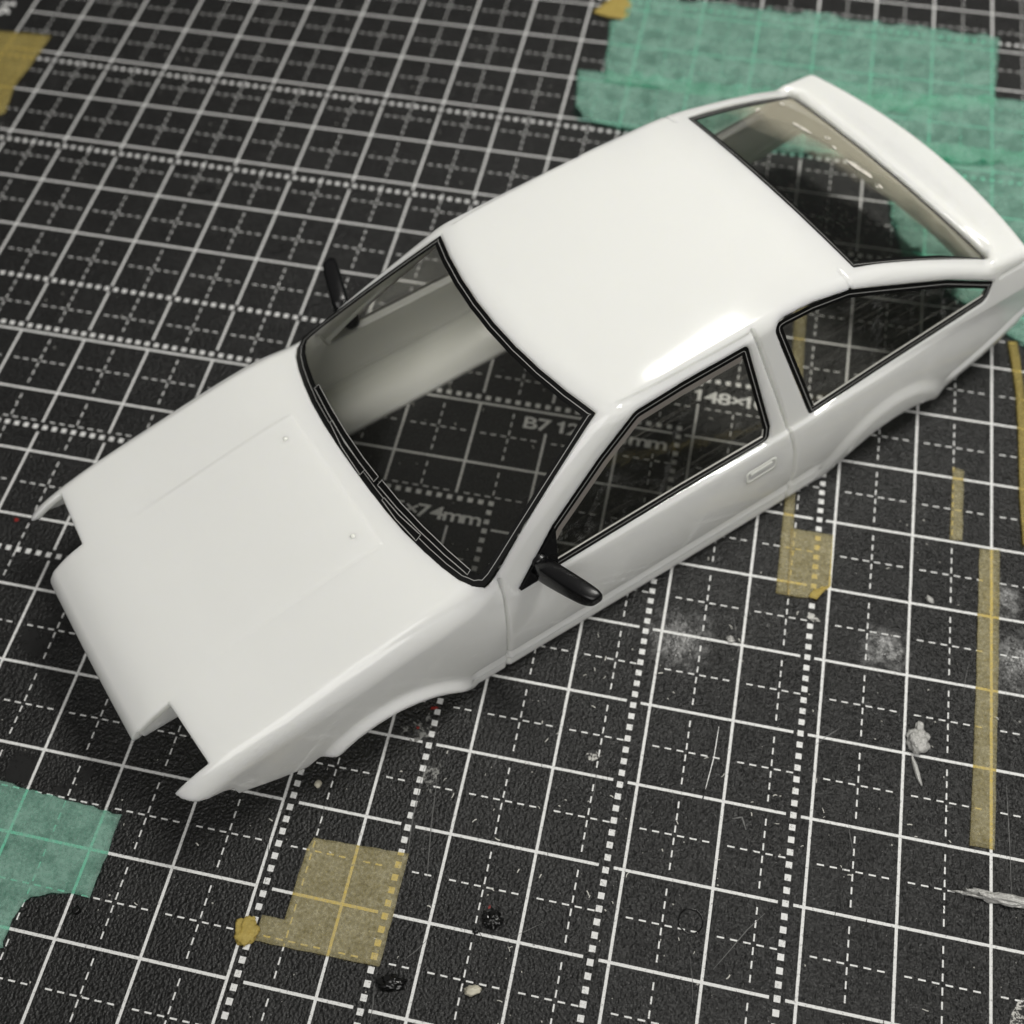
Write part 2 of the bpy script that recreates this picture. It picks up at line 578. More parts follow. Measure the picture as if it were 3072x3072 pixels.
def resample(pts, step):
    out = []
    n = len(pts)
    for i in range(n):
        a = np.array(pts[i]); b = np.array(pts[(i + 1) % n])
        k = max(1, int(np.linalg.norm(b - a) / step))
        for j in range(k): out.append(tuple(a + (b - a) * j / k))
    return out


def inset(pts, w):
    """offset a closed CCW/CW loop inwards"""
    P = np.array(pts, float); n = len(P)
    area = 0.5 * np.sum(P[:, 0] * np.roll(P[:, 1], -1) - np.roll(P[:, 0], -1) * P[:, 1])
    sgn = 1 if area > 0 else -1
    t = np.roll(P, -1, 0) - np.roll(P, 1, 0)
    t /= np.maximum(np.linalg.norm(t, axis=1)[:, None], 1e-9)
    nrm = np.stack([-t[:, 1], t[:, 0]], 1) * sgn
    ww = np.array(w)[:, None] if np.ndim(w) else w
    return [tuple(p) for p in P + nrm * ww]


# outlines (mm): side windows in (x, z); windscreen and hatch in plan (x, y)
DOOR_WIN = round_poly([(45.0, 14.45), (68.7, 14.45), (82.1, 14.15), (82.5, 16.2), (79.9, 29.25), (70.6, 29.3), (64.0, 29.05), (58.5, 25.8), (51.2, 20.6)],
                      [0.3, 0, 1.1, 0.6, 1.0, 0, 2.2, 0, 0])
QTR_WIN = round_poly([(88.7, 14.2), (109.3, 15.25), (118.6, 15.75), (119.7, 18.1), (111.3, 22.3), (95.2, 28.75), (89.6, 29.7), (83.5, 30.05)],
                     [0.8, 0, 1.6, 0.4, 0, 4, 0, 1.4])
ws_base = [(36.95, 0.0), (37.0, 4), (37.15, 7.5), (37.5, 11), (38.1, 14.3), (38.75, 17), (39.5, 19.2), (40.4, 20.6), (41.5, 21.3), (42.5, 21.2)]
ws_top = [(57.4 + 0.0102 * y * y, y) for y in (15.94, 12, 8, 4, 0)]
WS = ws_base + ws_top
WS_FULL = WS + [(x, -y) for x, y in reversed(WS[1:-1])]
hf = [(96.9 + 0.0022 * y * y, y) for y in (0, 4, 8, 12, 15.75)]
hr = [(120.0, 19.25), (120.55, 18.3), (120.1, 14), (119.55, 8), (119.35, 0)]
HATCH = hf + hr
HATCH_FULL = HATCH + [(x, -y) for x, y in reversed(HATCH[1:-1])]


def ws_line(y):
    a = np.abs(y)
    xb = 36.9 + 4.3 * (a / 21.65) ** 3.2
    zb = 19.15 - 0.0027 * a * a
    xt = 57.4 + 0.0102 * a * a
    zt = 31.3 - 0.0040 * a * a
    return xb, zb, xt, zt


def z_ws(x, y):
    xb, zb, xt, zt = ws_line(y)
    t = (x - xb) / (xt - xb)
    return zb + (zt - zb) * t + 0.9 * t * (1 - t)


def z_hatch(x, y): return fHatch(x) - 0.0046 * y * y


def y_gh(x, z):
    """greenhouse side: leans inwards above the belt"""
    return (22.62 - 0.325 * np.maximum(z - 14.5, 0) + 0.012 * np.maximum(x - 100, 0)).astype(np.float32)


def y_door(x, z):
    u = np.maximum(z - 5, 0) / 9.3
    amp = 1.85 - 0.85 * smooth(46, 34, x)
    y = fW(x) - amp * u ** 1.8 - 0.5 * (np.maximum(5 - z, 0) / 5) ** 2 * smooth(95, 40, x)
    for xc in (26.2, 102.8):
        r = np.hypot(x - xc, z + 3.0)
        y = y + (0.95 * smooth(12.6, 11.3, r) if xc < 50 else 0.5 * smooth(13.2, 11.0, r)) * (0.35 + 0.65 * smooth(-0.5, 4.0, z))
    # rub strip just above the sill and the crease behind the rear wheel
    bandx = smooth(36.5, 38.5, x) * smooth(92, 90, x)
    y = y + bandx * (0.34 * np.exp(-((z - 1.2) / 0.7) ** 2) - 0.5 * np.exp(-((z - 2.5) / 0.25) ** 2) + 0.32 * np.exp(-((z - 3.2) / 0.33) ** 2) - 0.22 * np.exp(-((z - 4.2) / 0.3) ** 2))
    zr = 5.75 + (x - 114.5) * 0.24
    y = y - 0.2 * np.exp(-((z - zr) / 0.35) ** 2) * smooth(113, 115, x) + 0.25 * np.exp(-((z - zr + 1.0) / 0.6) ** 2) * smooth(113, 115, x)
    return y


DOOR_GAP_F = [(43.4, 17.4), (43.3, 14.6), (42.55, 7.9), (41.9, 0.0)]
DOOR_GAP_R = [(80.9, 30.2), (82.4, 24.8), (84.0, 19.0), (85.2, 14.2), (85.9, 10.4), (85.95, 6.2), (85.7, 0.0)]
FRONT_CUT = [(-9, 11.3), (1.7, 11.3), (3.8, 10.3), (6.4, 9.5), (7.45, 8.7), (7.65, 6.95), (15.5, 4.7), (17.2, 5.6), (19.4, 5.5), (20.8, 2.0), (21, -3), (-9, -3)]
REAR_CUT = [(108, -3), (111.5, 1.7), (115.3, 3.0), (128.5, 6.3), (136, 8.2), (136, -3)]
SHELL_T = 1.15


class Table:
    """distance to a polygon, tabulated at 0.1 mm and read back bilinearly"""
    def __init__(self, pts, u0, u1, v0, v1, h=0.1):
        self.u0, self.v0, self.h = u0, v0, h
        u = np.arange(u0, u1, h, dtype=np.float32); v = np.arange(v0, v1, h, dtype=np.float32)
        self.T = poly_sdf(u[:, None], v[None, :], pts).astype(np.float32)

    def __call__(self, u, v):
        a = np.clip((u - self.u0) / self.h, 0, self.T.shape[0] - 1.001); b = np.clip((v - self.v0) / self.h, 0, self.T.shape[1] - 1.001)
        i = a.astype(np.int32); j = b.astype(np.int32); a = a - i; b = b - j
        T = self.T
        return (T[i, j] * (1 - a) + T[i + 1, j] * a) * (1 - b) + (T[i, j + 1] * (1 - a) + T[i + 1, j + 1] * a) * b


T_FRONT = Table(FRONT_CUT, -2, 45, -1, 35)
T_REARC = Table(REAR_CUT, 100, 135, -1, 35)
T_WS = Table(WS_FULL, 20, 75, -1, 29)
T_HATCH = Table(HATCH_FULL, 85, 135, -1, 29)
T_DOOR = Table(DOOR_WIN, 35, 95, 5, 35)
T_QTR = Table(QTR_WIN, 75, 135, 5, 35)


def body_outer(x, y, z):
    zh = fHood(x) - 0.0026 * y * y
    bul = smooth(0.35, -0.35, y - 10.9) * smooth(34.9, 34.2, x) * smooth(9, 20, x)
    d_hood = z - (zh + 0.14 * bul)
    d_ws = (z - z_ws(x, y)) * 0.86
    d_roof = z - (fRoof(x) - 0.0045 * y * y)
    d_hatch = (z - z_hatch(x, y)) * 0.925
    d_gh = rmax(rmax(d_ws, d_roof, 1.0), d_hatch, 1.2)
    zsp = 21.35 - 0.13 * (x - 121.5) - 0.0022 * y * y
    d_sp = rmax(z - zsp, (120.9 - 2.0 * smooth(17.5, 21.5, y) - x) * 0.8 - (z - 21.0) * 0.5, 0.8)
    d_top = rmin(rmin(d_hood, d_gh, 0.25), d_sp, 1.3)
    zbelt = 14.3 + 8.0 * smooth(45.0, 42.4, x)
    d_dr = rmax(y - y_door(x, z), z - zbelt, 0.3)
    d_gs = (y - y_gh(x, z)) * 0.951
    d_side = rmin(d_dr, d_gs, 0.3)
    r_edge = 2.6 - 1.35 * smooth(40.0, 48.0, x) - 0.45 * smooth(100, 116, x)
    d = rmax(d_top, d_side, r_edge)
    xf = 0.55 + 0.0006 * y * y + 0.25 * smooth(18, 22, y)
    d = rmax(d, xf - x, 1.3)
    xr = 128.6 - 0.0052 * y * y + 3.6 * smooth(18.5, 13.5, z)
    d = rmax(d, x - xr, 1.3)
    return d


def body_sdf(x, y, z):
    y = np.abs(y)
    d0 = body_outer(x, y, z)
    # panel gaps: narrow V grooves in the outer skin
    gr = 0.6 * np.exp(-(line_dist(x, z, DOOR_GAP_F) / 0.21) ** 2) * smooth(14, 16, y)
    gr = gr + 0.6 * np.exp(-(line_dist(x, z, DOOR_GAP_R) / 0.21) ** 2) * smooth(14, 16, y)
    gr = gr + 0.07 * np.exp(-((y - 21.35 - 0.02 * (x - 25)) / 0.25) ** 2) * smooth(20, 26, x) * smooth(43.4, 43.0, x) * smooth(15, 16, z)
    gr = gr + 0.22 * np.exp(-((x - 43.2) / 0.25) ** 2) * smooth(20.5, 21.3, y) * smooth(15.5, 16.5, z)
    gr = gr + 0.25 * np.exp(-((x - 95.3) / 0.25) ** 2) * smooth(15.0, 15.8, y) * smooth(27.5, 28.5, z)
    gr = gr + 0.28 * np.exp(-((z - 18.35) / 0.22) ** 2) * smooth(120.2, 121.0, x) * smooth(17, 18, y)
    # drip rail along the roof side
    gr = gr + 0.28 * np.exp(-((z - 30.15 + 0.004 * np.maximum(x - 72, 0) ** 1.3) / 0.22) ** 2) * smooth(60.5, 63, x) * smooth(81.2, 80.6, x) * smooth(15, 16.5, y)
    d = np.maximum(d0 + gr, -(d0 + SHELL_T))
    # headlamp notches, open nose, wheel arches, window openings
    notch = np.maximum(np.maximum(x - (6.15 + 0.07 * (y - 12)), 12.05 - y), y - 20.45)
    d = rmax(d, -notch, 0.22)
    nose = np.maximum(np.maximum(x - 40, y - 12.3), z - 9.75)
    nose = np.maximum(nose, x - 15)
    d = rmax(d, -nose, 0.15)
    fc = np.maximum(np.where(x > 44, 20, T_FRONT(x, z)), 12.0 - y)
    d = rmax(d, -fc, 0.25)
    rc = np.maximum(np.where(x < 101, 20, T_REARC(x, z)), 12.0 - y)
    d = rmax(d, -rc, 0.25)
    arch = np.maximum(np.hypot(x - 26.2, z + 3.0) - 10.9, 14 - y)
    d = rmax(d, -arch, 0.2)
    arch = np.maximum(np.hypot(x - 103.6, (z + 6.0) * 1.15) - 12.6, 14 - y)
    d = rmax(d, -arch, 0.2)
    ws = np.maximum(T_WS(x, y), 15.0 - z)
    d = rmax(d, -ws, 0.34)
    ht = np.maximum(T_HATCH(x, y), 15.0 - z)
    d = rmax(d, -ht, 0.28)
    for tb in (T_DOOR, T_QTR):
        c = np.maximum(tb(x, z), 13.0 - y)
        d = rmax(d, -c, 0.28)
    # opening for the tail-lamp panel and bumper
    rear = np.maximum(np.maximum(118 - x, z - (9.6 - 0.006 * y * y - 1.0 * (x - 126.5))), y - 18.8)
    d = rmax(d, -rear, 0.3)
    # inward sill flange along the floor opening
    fl = np.maximum(np.maximum(x - 90.0, 40.5 - x), rmax(16.9 - y, z - (1.0 + 0.045 * np.maximum(y - 17, 0) ** 2), 0.3))
    fl = np.maximum(fl, d0 + 0.4)
    d = rmin(d, fl, 0.35)
    # side walls of the nose section left between the headlamp notches
    wall = np.maximum(np.maximum(np.abs(y - 11.55) - 0.5, np.abs(z - 11.6) - 1.9), np.abs(x - 4.6) - 2.75)
    wall = rmax(wall, d0 + 0.1, 0.2)
    d = rmin(d, wall, 0.15)
    return rmax(d, -z, 0.15)


def surface_nets(h):
    xs = np.arange(-0.6, 133.6, h, dtype=np.float32)
    ys = (np.arange(int(27.3 / h)) + 0.5).astype(np.float32) * np.float32(h)
    zs = np.arange(-2 * h + 0.11, 33.4, h, dtype=np.float32)
    D = np.empty((len(xs), len(ys), len(zs)), np.float32)
    for i in range(0, len(xs), 48):
        D[i:i + 48] = body_sdf(xs[i:i + 48, None, None], ys[None, :, None], zs[None, None, :])
    D = np.concatenate([D[:, ::-1], D], 1)
    yf = np.concatenate([-ys[::-1], ys])
    nx, ny, nz = D.shape
    S = D < 0
    c = S[:-1, :-1, :-1].astype(np.uint8)
    tot = np.zeros_like(c)
    for dx in (0, 1):
        for dy in (0, 1):
            for dz in (0, 1):
                tot += S[dx:nx - 1 + dx, dy:ny - 1 + dy, dz:nz - 1 + dz]
    act = (tot > 0) & (tot < 8)
    idx = np.full(act.shape, -1, np.int32)
    ii, jj, kk = np.nonzero(act)
    idx[ii, jj, kk] = np.arange(len(ii))
    acc = np.zeros((len(ii), 3), np.float32); cnt = np.zeros(len(ii), np.float32)
    corners = [(0, 0, 0), (1, 0, 0), (0, 1, 0), (1, 1, 0), (0, 0, 1), (1, 0, 1), (0, 1, 1), (1, 1, 1)]
    vals = [D[ii + a, jj + b, kk + e] for a, b, e in corners]
    for a in range(8):
        for b in range(a + 1, 8):
            ca, cb = corners[a], corners[b]
            if sum(abs(p - q) for p, q in zip(ca, cb)) != 1: continue
            cr = (vals[a] < 0) != (vals[b] < 0)
            t = np.where(cr, vals[a] / np.where(cr, vals[a] - vals[b], 1), 0)
            for ax in range(3):
                acc[:, ax] += np.where(cr, ca[ax] + t * (cb[ax] - ca[ax]), 0)
            cnt += cr
    acc /= cnt[:, None]
    V = np.stack([xs[ii] + acc[:, 0] * h, yf[jj] + acc[:, 1] * h, zs[kk] + acc[:, 2] * h], 1).astype(np.float64)
    quads = []
    for ax in range(3):
        A = np.moveaxis(S, ax, 0)
        I = np.moveaxis(idx, ax, 0)
        ch = A[:-1] != A[1:]
        e, p, q = np.nonzero(ch[:, 1:-1, 1:-1])
        p += 1; q += 1
        f = np.stack([I[e, p - 1, q - 1], I[e, p, q - 1], I[e, p, q], I[e, p - 1, q]], 1)
        flip = A[e, p, q] if ax != 1 else ~A[e, p, q]
        f[~flip] = f[~flip][:, ::-1]
        quads.append(f)
    F = np.concatenate(quads)
    F = F[(F >= 0).all(1)]

    def grad(P):
        e = 0.03
        G = np.empty_like(P)
        for ax in range(3):
            a = P.copy(); a[:, ax] += e; b = P.copy(); b[:, ax] -= e
            G[:, ax] = (body_sdf(a[:, 0], a[:, 1], a[:, 2]) - body_sdf(b[:, 0], b[:, 1], b[:, 2])) / (2 * e)
        return G
    for it in range(2):
        d = body_sdf(V[:, 0], V[:, 1], V[:, 2]); G = grad(V)
        st = (d / np.maximum((G * G).sum(1), 0.15))[:, None] * G
        ln = np.linalg.norm(st, axis=1, keepdims=True)
        V -= st * np.minimum(1, 0.35 * h / np.maximum(ln, 1e-9)) if it else st * np.minimum(1, 0.6 * h / np.maximum(ln, 1e-9))
    G = grad(V)
    N = G / np.maximum(np.linalg.norm(G, axis=1, keepdims=True), 1e-9)
    # where the field's gradient is ambiguous (inside sharp creases) use the mesh's own normal
    fn = np.cross(V[F[:, 2]] - V[F[:, 0]], V[F[:, 3]] - V[F[:, 1]])
    A = np.zeros_like(V)
    for k in range(4):
        for ax in range(3): A[:, ax] += np.bincount(F[:, k], fn[:, ax], len(V))
    A /= np.maximum(np.linalg.norm(A, axis=1, keepdims=True), 1e-9)
    bad = (N * A).sum(1) < 0.6
    N[bad] = A[bad]
    return V, F, N


V, F, N = surface_nets(0.22)
me = bpy.data.meshes.new('body_shell')
me.vertices.add(len(V)); me.vertices.foreach_set('co', V.astype(np.float32).ravel())
me.loops.add(F.size); me.loops.foreach_set('vertex_index', F.ravel().astype(np.int32))
me.polygons.add(len(F))
me.polygons.foreach_set('loop_start', np.arange(0, F.size, 4, dtype=np.int32))
me.polygons.foreach_set('loop_total', np.full(len(F), 4, np.int32))
me.update(calc_edges=True)
me.validate()
me.polygons.foreach_set('use_smooth', [True] * len(me.polygons))
me.normals_split_custom_set_from_vertices(N.astype(np.float32).tolist())
me.materials.append(M['body'])
shell = link(bpy.data.objects.new('body_shell', me), car)


# ------------------------------------------------------------------ windows, stickers
def slice_bm(poly, step):
    bm_ = bmesh.new()
    vv = [bm_.verts.new((p[0], p[1], 0)) for p in poly]
    bm_.faces.new(vv)
    a = np.array(poly)
    for ax in (0, 1):
        lo, hi = a[:, ax].min(), a[:, ax].max()
        n = int((hi - lo) / step)
        for k in range(1, n + 1):
            p = [0, 0, 0]; p[ax] = lo + (hi - lo) * k / (n + 1)
            nn = [0, 0, 0]; nn[ax] = 1
            bmesh.ops.bisect_plane(bm_, geom=bm_.verts[:] + bm_.edges[:] + bm_.faces[:], plane_co=p, plane_no=nn, dist=1e-5)
    return bm_


def map_ws(off):
    def f(u, v):
        return (u, v, float(z_ws(u, v)) - off / 0.86)
    return f


def map_hatch(off):
    def f(u, v):
        return (u, v, float(z_hatch(np.float64(u), v)) - off / 0.925)
    return f


def map_side(off, sgn):
    def f(u, v):
        return (u, sgn * (float(y_gh(np.float64(u), np.float64(v))) - off / 0.951), v)
    return f


def sheet(name, poly, mp, mat, parent, step=1.5, smooth_=True):
    b = slice_bm(poly, step)
    for v in b.verts: v.co = Vector(mp(v.co.x, v.co.y))
    bmesh.ops.recalc_face_normals(b, faces=b.faces[:])
    return bm_obj(name, b, mat, parent, smooth_)


def ring(name, outer, inner, mp_out, mp_in, mat, parent):
    n = len(outer)
    vv = [mp_out(*p) for p in outer] + [mp_in(*p) for p in inner]
    ff = [(i, (i + 1) % n, n + (i + 1) % n, n + i) for i in range(n)]
    return mesh_obj(name, vv, ff, mat, parent)


def thick(o, t, off=-1):
    md = o.modifiers.new('thickness', 'SOLIDIFY'); md.thickness = t; md.offset = off
    return o


# windscreen
wl = resample(WS_FULL, 0.6)
wglass = sheet('windshield', inset(wl, 0.02), map_ws(0.42), M['glass'], car, 1.6)
P = np.array(wl)
wbase = np.clip((44.0 - P[:, 0]) / 4.0, 0, 1)
wtop = np.clip((P[:, 0] - 56.0) / 2.0, 0, 1)
wid = 0.94 + 0.05 * wtop + 0.35 * wbase
ring('windshield_trim', inset(wl, 0.03), inset(wl, wid), map_ws(0.36), map_ws(0.36), M['trim'], wglass)
ring('trim_line', inset(wl, wid * 0.48), inset(wl, wid * 0.48 + 0.075), map_ws(0.33), map_ws(0.33), M['line'], wglass)

# hatch window
hl = resample(HATCH_FULL, 0.6)
hglass = sheet('rear_window', inset(hl, 0.02), map_hatch(0.55), M['glass_rear'], car, 1.6)
P = np.array(hl)
wid = 1.0 - 0.40 * np.clip((P[:, 0] - 112) / 8.0, 0, 1)
ring('rear_window_trim', inset(hl, 0.03), inset(hl, wid), map_hatch(0.50), map_hatch(0.50), M['trim'], hglass)
ring('trim_line', inset(hl, wid * 0.45), inset(hl, wid * 0.45 + 0.07), map_hatch(0.47), map_hatch(0.47), M['line'], hglass)

# dried glue marks left on the hatch glass
for k, (u, v_, a, b_, ro) in enumerate(((112.95, 9.9, 1.75, 0.42, 1.75), (115.2, 6.9, 0.55, 0.42, 0.3), (114.2, 4.6, 0.5, 0.25, 1.2), (114.05, -0.6, 2.3, 0.55, 1.75), (113.9, -4.2, 0.65, 0.5, 0.4), (115.8, 16.6, 0.6, 0.3, 0.9), (109.9, 15.4, 0.8, 0.25, 0.5))):
    lp = []
    for i in range(28):
        t_ = 2 * math.pi * i / 28
        kk = 1 + 0.3 * mnoise.noise(Vector((math.cos(t_) * 1.5 + k * 9, math.sin(t_) * 1.5, k)))
        x_, y_ = a * kk * math.cos(t_), b_ * kk * math.sin(t_)
        lp.append((u + x_ * math.cos(ro) - y_ * math.sin(ro), v_ + x_ * math.sin(ro) + y_ * math.cos(ro)))
    sheet('glue_mark', lp, map_hatch(0.40), M['glue_mark'], hglass, 0.8)

# side windows, left and right
for sgn in (-1, 1):
    for nm, pl in (('door_window', DOOR_WIN), ('quarter_window', QTR_WIN)):
        lp = resample(pl, 0.5)
        gobj = sheet(nm, inset(lp, 0.02), map_side(0.26, sgn), M['glass_side'], car, 1.8)
        ring(nm + '_trim', inset(lp, 0.03), inset(lp, 1.05), map_side(0.20, sgn), map_side(0.20, sgn), M['trim'], gobj)
        # moulded edge of the clear part along the sill, its glint painted pale grey
        e0, e1 = inset(lp, 1.05), inset(lp, 1.19)
        keep = [k for k in range(len(lp)) if lp[k][1] < 16.2 and lp[k][0] > 50.5]
        nk = len(keep)
        mesh_obj('glass_edge_glint', [map_side(0.19, sgn)(*e0[k]) for k in keep] + [map_side(0.30, sgn)(*e1[k]) for k in keep],
                 [(k, k + 1, nk + k + 1, nk + k) for k in range(nk - 1) if keep[k + 1] == keep[k] + 1], M['edge'], gobj)
        if nm == 'door_window':
            # frosted moulding flange of the clear part, along the roof and the windscreen pillar
            i0, i1 = inset(lp, 1.05), inset(lp, 2.0)
            keep = [k for k in range(len(lp)) if lp[k][1] > 17.5 and (lp[k][1] > 28.6 or lp[k][0] < 70)]
            vv = [map_side(0.32, sgn)(*i0[k]) for k in keep] + [map_side(0.38, sgn)(*i1[k]) for k in keep]
            nk = len(keep)
            mesh_obj('window_flange', vv, [(k, k + 1, nk + k + 1, nk + k) for k in range(nk - 1) if keep[k + 1] == keep[k] + 1], M['flange'], gobj)
        ring('trim_line', inset(lp, 0.50), inset(lp, 0.59), map_side(0.17, sgn), map_side(0.17, sgn), M['line'], gobj)

# wipers: flat black stickers with grey outlines lying along the base of the windscreen


def wiper(pts, w0, w1):
    pts = np.array(pts, float)
    t = np.gradient(pts, axis=0); t /= np.linalg.norm(t, axis=1)[:, None]
    n = np.stack([-t[:, 1], t[:, 0]], 1)
    w = np.linspace(w0, w1, len(pts))[:, None] / 2
    loop = [tuple(p) for p in pts + n * w] + [tuple(p) for p in (pts - n * w)[::-1]]
    o = sheet('wiper', loop, map_ws(0.20), M['trim'], car, 3.0, False)
    thick(o, 0.08, -1)
    lp = resample(loop, 0.4)
    ring('wiper_outline', lp, inset(lp, 0.085), map_ws(0.06), map_ws(0.06), M['line'], o)


wiper([(39.05, 12.4), (38.5, 8), (38.2, 4), (38.1, -0.3), (38.2, -3.6)], 0.7, 0.75)
wiper([(38.3, -4.2), (38.55, -8.0), (39.1, -12), (39.9, -16), (40.8, -19.3)], 0.75, 0.6)
wiper([(37.95, 6.8), (37.5, 3.0), (37.45, -1.6)], 0.45, 0.8)
wiper([(37.6, -6.0), (37.75, -9.0), (38.35, -12.6)], 0.4, 0.8)


# ------------------------------------------------------------------ mirrors, door handles, washer jets
def rounded_loft(name, rings, mat, parent, sub=2):
    b = bmesh.new()
    loops = [[b.verts.new(p) for p in r] for r in rings]
    n = len(loops[0])
    for a, c in zip(loops[:-1], loops[1:]):
        for i in range(n): b.faces.new((a[i], a[(i + 1) % n], c[(i + 1) % n], c[i]))
    b.faces.new(loops[0][::-1]); b.faces.new(loops[-1])
    bmesh.ops.recalc_face_normals(b, faces=b.faces[:])
    o = bm_obj(name, b, mat, parent, True)
    if sub:
        md = o.modifiers.new('round', 'SUBSURF'); md.levels = sub; md.render_levels = sub
    return o


def sect(y, x0, x1, z0, z1, c=0.28):
    """chamfered rectangle in the x-z plane at height y, 8 points"""
    cx = (x1 - x0) * c; cz = (z1 - z0) * c
    return [(x0 + cx, y, z0), (x1 - cx, y, z0), (x1, y, z0 + cz), (x1, y, z1 - cz), (x1 - cx, y, z1), (x0 + cx, y, z1), (x0, y, z1 - cz), (x0, y, z0 + cz)]


def box_loft(name, secs, mat, parent, sub=2):
    return rounded_loft(name, secs, mat, parent, sub)


for sgn in (-1, 1):
    mir = box_loft('door_mirror', [sect(sgn * y, *r, 0.15) for y, r in (
        (21.9, (47.7, 49.2, 15.4, 17.6)), (22.0, (47.6, 49.3, 15.3, 17.7)), (23.2, (47.2, 49.6, 15.5, 18.8)), (23.6, (47.2, 49.7, 15.6, 19.0)),
        (26.0, (47.9, 50.4, 16.2, 19.4)), (28.7, (48.8, 51.2, 17.0, 19.6)), (29.6, (49.3, 51.4, 17.3, 19.5)), (30.1, (49.8, 51.3, 17.7, 19.3)), (30.15, (49.9, 51.2, 17.8, 19.2)))], M['black'], car)
    # mounting collar where the housing meets the sail plate
    box_loft('mirror_stalk', [sect(sgn * y, *r, 0.2) for y, r in ((21.0, (47.6, 49.6, 15.2, 17.9)), (21.1, (47.5, 49.7, 15.1, 18.0)), (22.2, (47.5, 49.7, 15.1, 18.0)), (22.3, (47.6, 49.6, 15.2, 17.9)))], M['black'], mir, 1)
    # triangular sail plate filling the front corner of the door window
    tri = [(45.15, 14.55), (50.6, 14.55), (51.4, 20.5)]
    b = slice_bm(round_poly(tri, [0.2, 0.3, 0.2], 3), 2.0)
    for v in b.verts: v.co = Vector(map_side(0.02, sgn)(v.co.x, v.co.y))
    bmesh.ops.recalc_face_normals(b, faces=b.faces[:])
    thick(bm_obj('mirror_base', b, M['black'], mir), 0.35, 0)
    # door handle: raised frame round a shallow pull with its flap
    yb = lambda x, z: float(y_door(np.array([x]), np.array([z]))[0])
    hx0, hx1, hz0, hz1 = 77.8, 82.9, 9.9, 12.0

    def hpt(x, z, o): return (x, sgn * (yb(x, z) + o), z)
    rect = lambda i: round_poly([(hx0 + i, hz0 + i), (hx1 - i, hz0 + i), (hx1 - i, hz1 - i), (hx0 + i, hz1 - i)], 0.5, 4)
    l0, l1, l2, l3 = rect(0.0), rect(0.14), rect(0.36), rect(0.5)
    vv = [hpt(*p, -0.15) for p in l0] + [hpt(*p, 0.065) for p in l1] + [hpt(*p, 0.065) for p in l2] + [hpt(*p, -0.02) for p in l3]
    n = len(l0)
    ff = [(k * n + i, k * n + (i + 1) % n, (k + 1) * n + (i + 1) % n, (k + 1) * n + i) for k in range(3) for i in range(n)]
    hd = mesh_obj('door_handle', vv, ff, M['white'], car, True)
    fl = round_poly([(hx0 + 0.8, 11.0), (hx1 - 0.8, 11.0), (hx1 - 0.8, 11.55), (hx0 + 0.8, 11.55)], 0.2, 3)
    vv = [hpt(*p, 0.0) for p in fl] + [hpt(*p, 0.10) for p in inset(fl, 0.1)]
    n = len(fl)
    ff = [(i, (i + 1) % n, n + (i + 1) % n, n + i) for i in range(n)] + [tuple(range(n, 2 * n))]
    mesh_obj('pull_flap', vv, ff, M['white'], hd)
    # washer jet on the bonnet
    b = bmesh.new()
    bmesh.ops.create_uvsphere(b, u_segments=14, v_segments=8, radius=0.30)
    hz = float(fHood(np.array([32.34]))[0]) - 0.0026 * 8.1 ** 2
    for v in b.verts: v.co = Vector((v.co.x + 32.34, v.co.y + sgn * 8.1, v.co.z * 0.6 + hz + 0.13))
    bm_obj('washer_jet', b, M['white'], car, True)


# ------------------------------------------------------------------ tapes stuck on the mat
def tape(name, poly, z, mat, label, cat, amp=0.05, scale=0.25, step=1.2, jitter=0.06, group=None, seed=0, ridge=0.0, lift=None):
    rnd = random.Random(seed)
    pts = [(p[0] + rnd.uniform(-jitter, jitter), p[1] + rnd.uniform(-jitter, jitter)) for p in resample(poly, 0.9)]
    b = slice_bm(pts, step)
    for v in b.verts:
        q = Vector((v.co.x * scale, v.co.y * scale, seed * 7.3))
        w = 0.5 + 0.5 * mnoise.noise(q)
        r = 0.0
        if ridge:
            q2 = Vector((v.co.x * 0.16, v.co.y * 0.42, seed * 3.1 + 5))
            r = ridge * max(0.0, 1 - abs(mnoise.noise(q2)) * 5.5) * (0.4 + w)
        v.co.z = z + amp * w + r + (lift(v.co.x, v.co.y) if lift else 0.0)
    bmesh.ops.recalc_face_normals(b, faces=b.faces[:])
    for f in b.faces:
        if f.normal.z < 0: f.normal_flip()
    o = bm_obj(name, b, mat, None, True)
    thick(o, 0.09, 1)
    tag(o, label, cat, group)
    return o


Y = M['yellow']
GY_ = 'pieces of yellow masking tape'
GG_ = 'pieces of green masking tape'
ltape = tape('masking_tape', [(94.82, 26.41), (105.95, 26.85), (105.81, 14.48), (91.65, 14.31), (91.65, 17.08), (94.19, 17.13), (94.39, 25.09)],
             0.03, Y, 'L-shaped piece of yellow masking tape in the foreground below the bonnet', 'tape', 0.05, 0.5, 0.8, 0.05, GY_, 1)
tape('masking_tape', [(141.55, 119.6), (143.35, 119.95), (144.58, 82.38), (144.79, 78.0), (145.02, 68.02), (143.39, 68.08), (143.27, 77.42), (143.27, 82.69)],
     0.03, Y, 'narrow strip of yellow masking tape running out from under the car door', 'tape', 0.05, 0.4, 1.2, 0.03, GY_, 2)
sqt = tape('masking_tape', [(144.43, 77.87), (149.83, 77.91), (150.06, 70.31), (148.45, 68.15), (144.8, 67.97)],
           0.11, Y, 'square piece of yellow masking tape with one folded corner beside the car door', 'tape', 0.06, 0.6, 0.7, 0.05, GY_, 3)
fold = tape('folded_corner', [(147.92, 69.24), (149.8, 70.25), (148.45, 68.05), (147.4, 68.25)], 0.24, M['yellow_fold'], None, None, 0.15, 0.9, 0.5, 0.05, None, 4)
fold.parent = sqt
